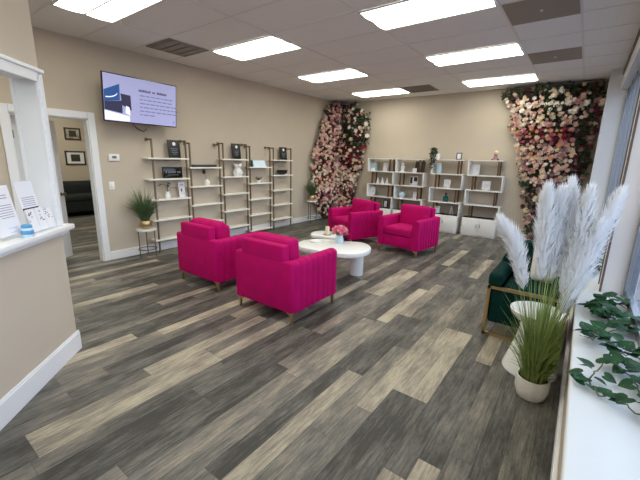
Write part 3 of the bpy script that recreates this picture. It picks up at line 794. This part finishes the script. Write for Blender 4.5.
# second bookcase
t=thing('white_bust','white ceramic figure on the top shelf of the second bookcase','figurine',(-3.59,8.19,z4))
b=MB(); b.lathe([(0,0),(.06,0),(.06,.02),(.03,.04),(.05,.09),(.045,.13),(.02,.15),(.04,.18),(.04,.21),(.0,.235)],18); b.build('figure_body',M['ceram'],t); b=MB(); b.box(-.07,.07,-.06,.06,0,.015,.003); b.build('plinth',M['ceram'],t)
t=thing('dark_panel_picture','dark green picture leaning in the second bookcase top shelf','picture',(-3.17,8.22,z4),F)
b=MB(); b.box(-.012,.012,-.12,.12,0,.26,.003,T=RY(-.14)); b.build('panel',M['darkpic'],t); b=MB(); b.box(.0122,.014,-.02,.02,.02,.24,T=RY(-.14)); b.build('pale_stripe',M['candle'],t,smooth=False)
card('small_card','small white card in front of the dark green picture','card',(-3.26,8.13,z4),.10,.10,F,'ink')
t=thing('open_book','open white and dark magazine standing in the second bookcase','book',(-3.32,8.2,z3))
for s in (-1,1):
    b=MB(); b.box(0 if s>0 else -.11,.11 if s>0 else 0,-.006,.006,0,.22,.002,T=TR((0,.04,0))@RZ(s*.5)); b.build('page',M['paper'],t)
    b=MB(); b.box((.015 if s>0 else -.095),(.095 if s>0 else -.015),-.0075,-.006,.05+.05*(s>0),.20,T=TR((0,.04,0))@RZ(s*.5)); b.build('print',M['darkpic'],t,smooth=False)
t=thing('glass_globe','pale blue globe jar on the third shelf of the second bookcase','jar',(-3.56,8.19,z2))
b=MB(); b.ball((0,0,.085),.075,10,(1,1,1)); b.build('jar_body',M['bluep'],t); b=MB(); b.lathe([(0,0),(.05,0),(.045,.02),(0,.02)],16); b.build('foot',M['ceram'],t); b=MB(); b.lathe([(.03,.15),(.03,.17),(0,.18)],14); b.build('lid',M['alu'],t)
card('grey_card','grey card at the right of the second bookcase third shelf','card',(-3.22,8.2,z2),.12,.17,F,'inkp')
# third bookcase
t=thing('trailing_plant','trailing green plant in a white vase on top of the third bookcase','plant',(-2.77,8.2,z5))
b=MB(); b.lathe([(0,0),(.05,0),(.06,.06),(.055,.13),(.05,.13),(.05,.08),(0,.02)],18); b.build('vase',M['ceram'],t)
b=MB(); rr=random.Random(4)
for k in range(22):
    a=rr.uniform(-2.6,-1.2); L=rr.uniform(.12,.46); reach=rr.uniform(.17,.21); m=int(8+L*30)
    for q in range(m):
        u=q/m; w_=min(1,u*3)
        x=-.02+reach*w_*math.cos(a)*.45+rr.uniform(-.025,.025); y=reach*w_*math.sin(a)*1.0+rr.uniform(-.012,.0)
        z=.13+.11*math.sin(w_*PI*.62)-(L+.05)*max(0,u-.3)/.7
        c=Vector((x,y,z)); s_=rr.uniform(.018,.03); d=Vector((rr.uniform(-1,1),rr.uniform(-1,.2),rr.uniform(-1,.4))).normalized(); o_=d.orthogonal().normalized()
        b.add([c,c+d*s_+o_*s_*.5,c+d*s_*2,c+d*s_-o_*s_*.5],[(0,1,2,3)])
b.build('foliage',M['leafd'],t,smooth=False)
t=thing('white_jar','tall white jar under the trailing plant in the third bookcase','jar',(-2.70,8.2,z4))
b=MB(); b.lathe([(0,0),(.05,0),(.055,.02),(.055,.17),(.04,.2),(.042,.21),(0,.21)],18); b.build('jar_body',M['bluep'],t); b=MB(); b.lathe([(.045,.205),(.045,.225),(0,.235)],16); b.build('lid',M['ceram'],t)
card('framed_photo','white framed photo on the second shelf of the third bookcase','photo frame',(-2.49,8.19,z3),.15,.19,F,'inkd',framec='casew')
bottle('teal_bottle','dark teal bottle on the third shelf of the third bookcase','bottle',(-2.485,8.19,z2),.06,.20,'teal','black')
card('red_card','white and red card low in the third bookcase','card',(-2.66,8.19,z1),.12,.17,F,'red')
t=thing('folded_card','folded white tent card low in the third bookcase','card',(-2.33,8.19,z1))
for s in (-1,1): b=MB(); b.box(-.003,.003,-.06,.06,0,.20,T=TR((s*.035,0,0))@RY(-s*.18)@RZ(.4)); b.build('card_panel',M['paper'],t,smooth=False)
card('dark_framed_photo','small dark picture standing on top of the third bookcase','photo frame',(-2.29,8.2,z5),.12,.15,F,'inkp',framec='woodfr')
# fourth bookcase
card('framed_photo','white framed photo on the top shelf of the rightmost bookcase','photo frame',(-1.92,8.19,z4),.18,.23,F,'inkd',framec='casew')
card('framed_photo','white framed photo on the second shelf of the rightmost bookcase','photo frame',(-1.66,8.19,z3),.17,.20,F,'inkd',framec='casew')
t=thing('small_figurine','small dark figurine standing on top of the rightmost bookcase','figurine',(-1.55,8.2,z5))
b=MB(); b.lathe([(0,0),(.06,0),(.05,.05),(.03,.09),(.045,.12),(.0,.125)],16); b.build('figure_body',M['mauve'] if 'mauve' in M else PETAL['mauve'],t)
b=MB(); b.ball((0,0,.16),.042,8); b.build('head',PETAL['cream'],t); b=MB(); b.box(-.07,.07,-.04,.04,0,.03,.004); b.build('plinth',M['black'],t)

# ------------------------------------------------------------------ flower walls in both corners
def flower_wall(name,label,spots,origin,seed,greens):
    """spots: (pos, normal, palette) list; 100 largest blossoms are parts, the rest one part"""
    rr=random.Random(seed)
    t=thing(name,label,'flower wall',origin)
    O=Vector(origin); rest=MB(); keys=list(PETAL); rm=[PETAL[k] for k in keys]
    items=[]
    for p,n,pal in spots:
        items.append((Vector(p)-O,Vector(n),rr.choice(pal),rr.uniform(.030,.052)+(.022 if rr.random()<.25 else 0)))
    items.sort(key=lambda q:-q[3])
    for i,(p,n,c,r) in enumerate(items):
        n=(n+Vector((rr.uniform(-.5,.5),rr.uniform(-.5,.5),rr.uniform(-.4,.5)))).normalized()
        if i<100:
            f=MB(); bloom(f,(0,0,0),r,n,rot=rr.random()*3); f.build('blossom',[PETAL[c]],t,loc=p,smooth=False)
        else: bloom(rest,p,r,n,rot=rr.random()*3,mi=keys.index(c))
    o=rest.build('small_blossoms',rm,t,smooth=False); o['kind']='stuff'
    lf=MB()
    for p,n,g in greens:
        p=Vector(p)-O; n=Vector(n)
        for k in range(5):
            d=(n*.5+Vector((rr.uniform(-1,1),rr.uniform(-1,1),rr.uniform(-1,1)))).normalized(); s=rr.uniform(.024,.045); o_=d.orthogonal().normalized()
            o_=(Matrix.Rotation(rr.uniform(0,6.28),3,d)@o_)
            lf.mi=1 if rr.random()<g else 0
            lf.add([p,p+d*s+o_*s*.45,p+d*s*2.1,p+d*s-o_*s*.45],[(0,1,2,3)])
    o=lf.build('leaves',[M['leafd'],M['leafm']],t,smooth=False); o['kind']='stuff'
    return t
def interp(tab,z):
    for (z0,a),(z1,c) in zip(tab,tab[1:]):
        if z0<=z<=z1: return a+(c-a)*(z-z0)/(z1-z0)
    return tab[0][1] if z<tab[0][0] else tab[-1][1]
def left_spots():
    rr=random.Random(21)
    lw=[(.10,.85),(.5,1.2),(1.0,1.3),(1.6,1.25),(2.1,1.05),(2.6,.85),(3.0,.55)]     # reach along the left wall from the corner
    bw=[(.10,.42),(.5,.55),(1.0,.66),(1.5,.80),(1.9,.84),(2.3,.95),(2.7,.92),(3.0,.50)]    # reach along the back wall
    S=[];Gn=[];bk=[]
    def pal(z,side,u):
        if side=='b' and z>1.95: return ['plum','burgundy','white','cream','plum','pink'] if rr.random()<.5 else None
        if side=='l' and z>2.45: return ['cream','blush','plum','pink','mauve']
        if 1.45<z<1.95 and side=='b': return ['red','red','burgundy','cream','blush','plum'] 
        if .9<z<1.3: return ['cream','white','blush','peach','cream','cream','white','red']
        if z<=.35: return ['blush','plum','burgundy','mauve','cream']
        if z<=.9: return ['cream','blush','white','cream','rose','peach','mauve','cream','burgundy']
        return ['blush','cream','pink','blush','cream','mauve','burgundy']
    z=.08
    while z<3.04:
        for side,tab in (('l',lw),('b',bw)):
            w=interp(tab,z); n=max(2,int(w/.062))
            for k in range(n):
                u=(k+rr.random())/n*w; zz=z+rr.uniform(-.06,.06); bulge=.10+.13*math.sin(PI*min(1,(u+.15)/(w+.15)))+rr.uniform(0,.05)
                if zz>3.0 or zz<.08: continue
                if side=='l': p=(XL+bulge,YB-.08-u,zz); nn=(1,-.5,0.1)
                else: p=(XL+.08+u,YB-bulge,zz); nn=(.35,-1,.1)
                pl=pal(zz,side,u)
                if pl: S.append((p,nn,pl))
                q=Vector(p)-Vector(nn)*.05; Gn.append((q,nn,.25 if side=='l' else .35))
                if pl is None: Gn.append((p,nn,.25)); Gn.append((Vector(p)+Vector((rr.uniform(-.06,.06),0,rr.uniform(-.06,.06))),nn,.5))
        z+=.068
    return S,Gn,lw,bw
def corner_backing(poly_l,poly_b,parent_label,t,O):
    pass
S,Gn,lw,bw=left_spots()
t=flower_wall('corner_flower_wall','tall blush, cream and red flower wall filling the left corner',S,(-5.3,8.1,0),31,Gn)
b=MB()
for tab,side in ((lw,'l'),(bw,'b')):
    zs=[.06+i*.12 for i in range(25)]
    for z in zs:
        w=max(.1,interp(tab,z)-.10)
        if side=='l': b.cushion(XL+.002+5.3,XL+.12+5.3,YB-w-8.1,YB-.002-8.1,z-.06,min(z+.06,3.05),.03,.0,n=1)
        else: b.cushion(XL+.002+5.3,XL+w+5.3,YB-.12-8.1,YB-.002-8.1,z-.06,min(z+.06,3.05),.03,.0,n=1)
b.build('moss_backing',M['backing'],t)
def right_spots():
    rr=random.Random(77)
    lo_=[(.10,-.80),(.5,-.86),(1.0,-.98),(1.45,-1.10),(1.8,-1.16),(2.05,-1.25),(2.35,-1.42),(2.6,-1.40),(2.85,-1.55),(3.0,-1.60)]
    hi_=[(.10,-.68),(.5,-.55),(.9,-.42),(1.15,-.05),(1.5,.03),(2.6,.06),(3.0,.06)]
    S=[];Gn=[]
    z=.10
    while z<3.02:
        a,c=interp(lo_,z),interp(hi_,z); w=c-a; n=max(2,int(w/.062))
        for k in range(n):
            u=(k+rr.random())/n; x=a+u*w; zz=z+rr.uniform(-.06,.06)
            if zz>3.0 or zz<.08: continue
            bulge=.11+.13*math.sin(PI*u)+rr.uniform(0,.05)
            p=(x,YB-bulge,zz); nn=(-.25,-1,.05)
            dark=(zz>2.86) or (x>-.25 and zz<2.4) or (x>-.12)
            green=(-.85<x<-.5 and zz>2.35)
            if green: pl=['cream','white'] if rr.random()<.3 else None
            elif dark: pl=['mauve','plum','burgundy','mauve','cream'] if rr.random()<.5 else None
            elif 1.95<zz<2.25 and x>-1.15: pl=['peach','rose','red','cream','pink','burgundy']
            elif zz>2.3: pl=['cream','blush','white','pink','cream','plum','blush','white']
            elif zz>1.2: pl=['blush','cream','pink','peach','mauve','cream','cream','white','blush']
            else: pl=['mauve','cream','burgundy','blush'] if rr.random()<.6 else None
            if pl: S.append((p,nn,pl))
            Gn.append((Vector(p)+Vector((0,.05,0)),nn,.25))
            if pl is None: Gn.append((p,nn,.35)); Gn.append((Vector(p)+Vector((rr.uniform(-.06,.06),.02,rr.uniform(-.06,.06))),nn,.5))
        z+=.068
    return S,Gn,lo_,hi_
S,Gn,lo_,hi_=right_spots()
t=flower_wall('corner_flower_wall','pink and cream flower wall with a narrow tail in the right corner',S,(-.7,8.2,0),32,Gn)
b=MB()
for i in range(25):
    z=.10+i*.12; a,c=interp(lo_,z)+.08,interp(hi_,z)-.01
    b.cushion(a+.7,max(c,a+.08)+.7,YB-.12-8.2,YB-.002-8.2,z-.06,min(z+.06,3.05),.03,0,n=1)
b.build('moss_backing',M['backing'],t)

# ------------------------------------------------------------------ green chair, pillow, side table, pampas
t=thing('green_armchair','dark green velvet armchair with gold loop frame by the window','armchair',(-.265,3.72,0))
# local: front faces -y, towards the camera
for y in (-.325,.30):
    f=MB()
    for x in (-.285,.285): f.sq([(x,y,.0),(x,y,.484)],.028)
    f.sq([(-.299,y,.014),(.299,y,.014)],.028); f.sq([(-.299,y,.47),(.299,y,.47)],.028); f.build('loop_leg',M['brass'],t,smooth=False)
for s in (-1,1):
    a=MB(); a.cushion(s*.245-.06,s*.245+.06,-.335,.28,.475,.60,.035,.01); a.build('arm',M['green'],t)
    a=MB(); a.box(s*.27-.016,s*.27+.016,-.30,.28,.14,.48,.008); a.build('side_panel',M['green'],t)
b=MB(); b.box(-.262,.262,-.318,-.28,.13,.45,.008); b.build('front_panel',M['green'],t)
b=MB(); b.cushion(-.19,.19,-.32,.16,.30,.49,.04,.015); b.build('seat',M['green'],t)
b=MB(); b.prism([(-.29,.30),(.29,.30),(.29,.60),(.275,.66),(.235,.74),(.17,.81),(.09,.84),(-.09,.84),(-.17,.81),(-.235,.74),(-.275,.66),(-.29,.60)],-.30,-.17,T=RX(PI/2),bev=.03); b.build('backrest',M['green'],t)
t=thing('white_pillow','white fleece pillow standing on the dark green armchair','pillow',(-.085,3.735,.508))
b=MB(); b.cushion(-.19,.19,-.055,.055,0,.42,.05,.04,axis='y',T=RX(-.12)); b.build('cover',M['fleece'],t)
b=MB(); b.tube([(-.16,0,.01),(.16,0,.01)],.006,6); b.build('seam',M['potw'],t)
t=thing('pedestal_side_table','white hourglass side table with round dish top by the window','side table',(-.125,2.97,0))
b=MB(); b.lathe([(0,0),(.185,0),(.19,.012),(.165,.10),(.125,.24),(.105,.34),(.108,.37),(.10,.40),(0,.40)],32); b.build('pedestal',M['tablew'],t)
b=MB(); b.lathe([(0,.40),(.10,.40),(.15,.43),(.185,.475),(.19,.50),(.182,.503),(.14,.48),(0,.472)],36); b.build('dish_top',M['tablew'],t)
# potted pampas grass
clampx=lambda V:[(min(x,.125 if z<.74 else 9.),y,z) for x,y,z in V]
t=thing('pampas_grass','tall green grass with white pampas plumes in a white pot by the window','plant',(-.075,2.615,0))
b=MB(); b.lathe([(0,0),(.078,0),(.088,.01),(.102,.06),(.104,.13),(.100,.152),(.092,.152),(.095,.12)],40,rib=.006,ribn=26); b.build('pot',M['potw'],t)
b=MB(); b.lathe([(0,.125),(.096,.125)],24,cap=False); b.build('soil',M['soil'],t)
b=MB(); blades(b,330,.60,.23,.0075,.075,.42,.11,12,.4); b.v=clampx(b.v); b.build('grass_blades',M['grassa'],t,smooth=False)
b=MB(); blades(b,130,.95,.24,.0075,.06,.16,.11,13,.5); b.v=clampx(b.v); b.build('tall_blades',M['grassa'],t,smooth=False)
def plume(pts,wid,start,seed,n=900):
    """stem along pts (local); plume feathers from parameter start to the tip"""
    rr=random.Random(seed); P=[Vector(p) for p in pts]
    def at(u):
        k=min(int(u*(len(P)-1)),len(P)-2); f=u*(len(P)-1)-k
        p0=P[max(k-1,0)];p1=P[k];p2=P[k+1];p3=P[min(k+2,len(P)-1)]
        return .5*((2*p1)+(-p0+p2)*f+(2*p0-5*p1+4*p2-p3)*f*f+(-p0+3*p1-3*p2+p3)*f**3)
    s=MB(); s.tube([at(i/14) for i in range(15)],[.004-.0002*i for i in range(15)],6); s=s.build('plume_stem',M['grassa'],t)
    b=MB()
    for i in range(n):
        u=start+(1-start)*rr.random()**.9; v=(u-start)/(1-start)
        c=at(u); d=(at(min(1,u+.02))-at(u-.02)).normalized(); o_=d.orthogonal().normalized(); o_=Matrix.Rotation(rr.uniform(0,6.283),3,d)@o_
        w_=wid*(math.sin(PI*min(1,.14+v*.80))**.6)*rr.uniform(.3,1.2); l=wid*rr.uniform(.6,1.7)
        tip=c+o_*w_+d*l; mid=c+o_*w_*.62+d*l*.42; q=d.cross(o_)*rr.uniform(.003,.0065)
        b.add([c,mid-q,tip,mid+q],[(0,1,2,3)])
    b.build('plume',M['plume'],s,smooth=False)
# local offsets from the pot centre
plume([(-.02,0,.12),(-.09,.02,.50),(-.16,.05,.80),(-.235,.06,1.03),(-.31,.06,1.15)],.075,.44,1,2000)
plume([(-.01,.02,.12),(-.04,.06,.55),(-.065,.10,.92),(-.085,.12,1.18),(-.10,.12,1.37)],.075,.42,2,2200)
plume([(0,.02,.12),(-.01,.08,.55),(-.015,.14,.92),(-.03,.18,1.16),(-.03,.18,1.36)],.075,.42,3,2200)
plume([(.01,.02,.12),(.01,.08,.55),(.03,.16,.92),(.035,.22,1.20),(.02,.25,1.42)],.068,.44,4,1800)
plume([(.01,.02,.12),(.04,.06,.50),(.08,.10,.85),(.11,.14,1.12),(.115,.16,1.38)],.07,.42,5,1900)
plume([(.02,.02,.12),(.06,.05,.45),(.12,.10,.78),(.18,.16,1.06),(.255,.22,1.36)],.08,.42,6,2200)
plume([(.02,.0,.12),(.06,.03,.42),(.10,.06,.70),(.15,.10,.95),(.19,.12,1.18)],.075,.42,7,1900)

# ------------------------------------------------------------------ ivy on the sill
def ivy(path,label,seed,nleaf,size):
    rr=random.Random(seed)
    t=thing('ivy_vine',label,'plant',(path[0][0],path[0][1],.70),0,'ivy vines on the window sill')
    O=Vector((path[0][0],path[0][1],.70)); P=[Vector((x,y,.705))-O for x,y in path]
    pts=[]
    for i in range(len(P)-1):
        for k in range(5): pts.append(P[i].lerp(P[i+1],k/5)+Vector((rr.uniform(-.006,.006),rr.uniform(-.006,.006),.006+.02*abs(math.sin(i+k*.7)))))
    b=MB(); b.tube(pts,.0028,6); b.build('vine_stem',M['stem'],t)
    lf=MB(); out=[(0,0),(.22,-.16),(.46,-.10),(.56,.14),(.54,.38),(.34,.66),(.0,1.0),(-.34,.66),(-.54,.38),(-.56,.14),(-.46,-.10),(-.22,-.16)]
    for i in range(nleaf):
        p=pts[int(rr.random()*len(pts))]; a=rr.uniform(0,6.283); s=size*rr.uniform(.7,1.25)
        base=p+Vector((math.cos(a),math.sin(a),0))*rr.uniform(.01,.035)+Vector((0,0,rr.uniform(.005,.05)))
        T=TR(base)@RZ(a-PI/2)@RX(rr.uniform(-.35,.45))@RY(rr.uniform(-.45,.45))
        def h(x,y): return .16*abs(x)+.05*y-.12*y*y
        vs=[(0,.25*s,.0)]+[(x*s,y*s,h(x,y)*s) for x,y in out]
        n=len(out); lf.mi=0; lf.add(vs,[(0,1+k,1+(k+1)%n) for k in range(n)],T)
        lf.mi=1; w_=.022*s; lf.add([(-w_,0,.004*s),(w_,0,.004*s),(0,.85*s,.006*s-.05*s)],[(0,1,2)],T)
        # keep every leaf above the sill
    lf.v=[(x,y,max(z,.004)) for x,y,z in lf.v]
    lf.build('leaves',[M['ivy'],M['ivyv']],t,smooth=False)
ivy([(.33,2.80),(.22,2.76),(.16,2.55),(.24,2.46),(.31,2.58)],'ivy vine at the foot of the window pier, back of the near cluster',3,62,.058)
ivy([(.34,2.46),(.27,2.34),(.17,2.16),(.13,2.10)],'ivy vine in the middle of the near sill cluster',4,40,.058)
ivy([(.34,2.02),(.26,2.04),(.23,1.90),(.29,1.80),(.30,1.66)],'ivy vine spilling toward the glass at the right edge',5,30,.056)
ivy([(.22,1.93),(.16,1.76),(.135,1.67),(.17,1.60),(.235,1.57),(.30,1.55)],'curling ivy sprig nearest the camera on the white sill',6,20,.048)
ivy([(.13,3.55),(.19,3.75),(.15,4.1),(.24,4.5),(.20,4.9),(.28,5.3)],'ivy vine on the far sill beyond the window pier',7,60,.065)

# ------------------------------------------------------------------ things on the reception ledge (partition frame)
PM=TR(PE)@RZ(PA)
def on_ledge(x,y): return tuple((PM@Vector((x,y,1.05))))
def leaflet(x,y,w,h,label,bits,low=None,rz=0):
    t=thing('sign_holder',label,'sign',on_ledge(x,y),PA+rz,'clear sign holders on the reception ledge')
    T=RX(.16)
    b=MB(); b.box(-w/2,w/2,.0012,.002,0,h,T=T); b.box(-w/2,w/2,-.07,.008,0,.003); b.build('acrylic_holder',M['acryl'],t,smooth=False)
    b=MB(); b.box(-w/2+.004,w/2-.004,.0022,.0032,.025,h-.004,T=T); pg=b.build('page',M['paper'],t,smooth=False)
    for mname,rects in bits.items():
        k=MB()
        for (x0,x1,z0,z1) in rects: k.box(x0*w,x1*w,.0033,.0038,z0*h,z1*h,T=T)
        k.build('print',M[mname],pg,smooth=False)
    return t
rr=random.Random(2)
lines=[(-.38,.38-.2*(i==5),.62-.045*i,.635-.045*i) for i in range(6)]
leaflet(.50,-.01,.20,.335,'tall white leaflet in a clear holder, left on the reception ledge',
  {'ink':lines+[(-.3,.1,.8,.82),(-.3,.2,.75,.77)],'inkp':[(-.28,.02,.12,.125),(-.30,.05,.2,.205)]})
leaflet(.205,-.04,.19,.345,'white leaflet with dark bar in a clear holder beside the window casing',
  {'inkd':[(-.42,.45,.42,.465)],'ink':[(-.35,.35,.66-.04*i,.675-.04*i) for i in range(5)]})
t=thing('business_card_rack','low clear rack of patterned cards in front of the white leaflets','card rack',on_ledge(.225,.024),PA)
b=MB(); b.box(-.14,.14,-.035,.035,0,.012,.002); b.box(-.14,.14,-.036,-.033,0,.10); b.build('rack',M['acryl'],t,smooth=False)
for i,(x,mm) in enumerate(((-.09,'paper'),(.0,'paper'),(.09,'paper'))):
    b=MB(); b.box(x-.042,x+.042,-.004,.0,.01,.165 if i else .15,T=RX(.2)); c=b.build('card',M[mm],t,smooth=False)
    k={n_:MB() for n_ in ('inkp','inkg','inkd')}
    for q in range(9):
        n_=('inkp','inkg','inkd')[q%3]; xx=x+rr.uniform(-.034,.03); zz=rr.uniform(.07,.14); k[n_].box(xx,xx+.010,.0002,.0006,zz,zz+.007,T=RX(.2)@TR((0,0,0))@TR((0,0,0)))
    for n_,mb in k.items(): mb.build('print',M[n_],c,smooth=False)
t=thing('sanitizer_jar','small round blue and white jar on the reception ledge','jar',on_ledge(.435,.034),PA)
b=MB(); b.lathe([(0,0),(.028,0),(.033,.012),(.033,.05),(.028,.06),(0,.06)],20); b.build('jar_body',M['bluep'],t)
b=MB(); b.lathe([(.0333,.018),(.034,.02),(.034,.042),(.0333,.044)],20,cap=False); b.build('label_band',M['bluem'],t,label='blue band')
b=MB(); b.lathe([(.029,.059),(.029,.074),(.024,.08),(0,.08)],20); b.build('lid',M['bluem'],t,label='blue lid')

# ------------------------------------------------------------------ camera and colour
cam=bpy.data.cameras.new('camera'); co=bpy.data.objects.new('camera',cam); C.objects.link(co)
Rw=Matrix(((.8012,.1519,-.5788),(.5980,-.1676,.7838),(.0221,-.9741,-.2251)))      # world axes seen by the camera (x right, y down, z forward)
xa=Vector((Rw[0][0],Rw[1][0],Rw[2][0])).normalized(); fw=Vector((Rw[0][2],Rw[1][2],Rw[2][2])).normalized()
up=xa.cross(fw).normalized(); fw=up.cross(xa).normalized()
co.matrix_world=Matrix(((xa.x,up.x,-fw.x,0),(xa.y,up.y,-fw.y,0),(xa.z,up.z,-fw.z,1.5787),(0,0,0,1)))
cam.sensor_width=36; cam.sensor_fit='HORIZONTAL'; cam.lens=349.6742/640*36; cam.clip_start=.02; cam.clip_end=200
sc=bpy.context.scene; sc.camera=co
sc.view_settings.view_transform='Standard'; sc.view_settings.look='None'; sc.view_settings.exposure=1.08; sc.view_settings.gamma=1
sc.view_settings.use_curve_mapping=False
sc.cycles.use_denoising=True; sc.cycles.max_bounces=8; sc.cycles.transparent_max_bounces=16; sc.cycles.sample_clamp_indirect=6
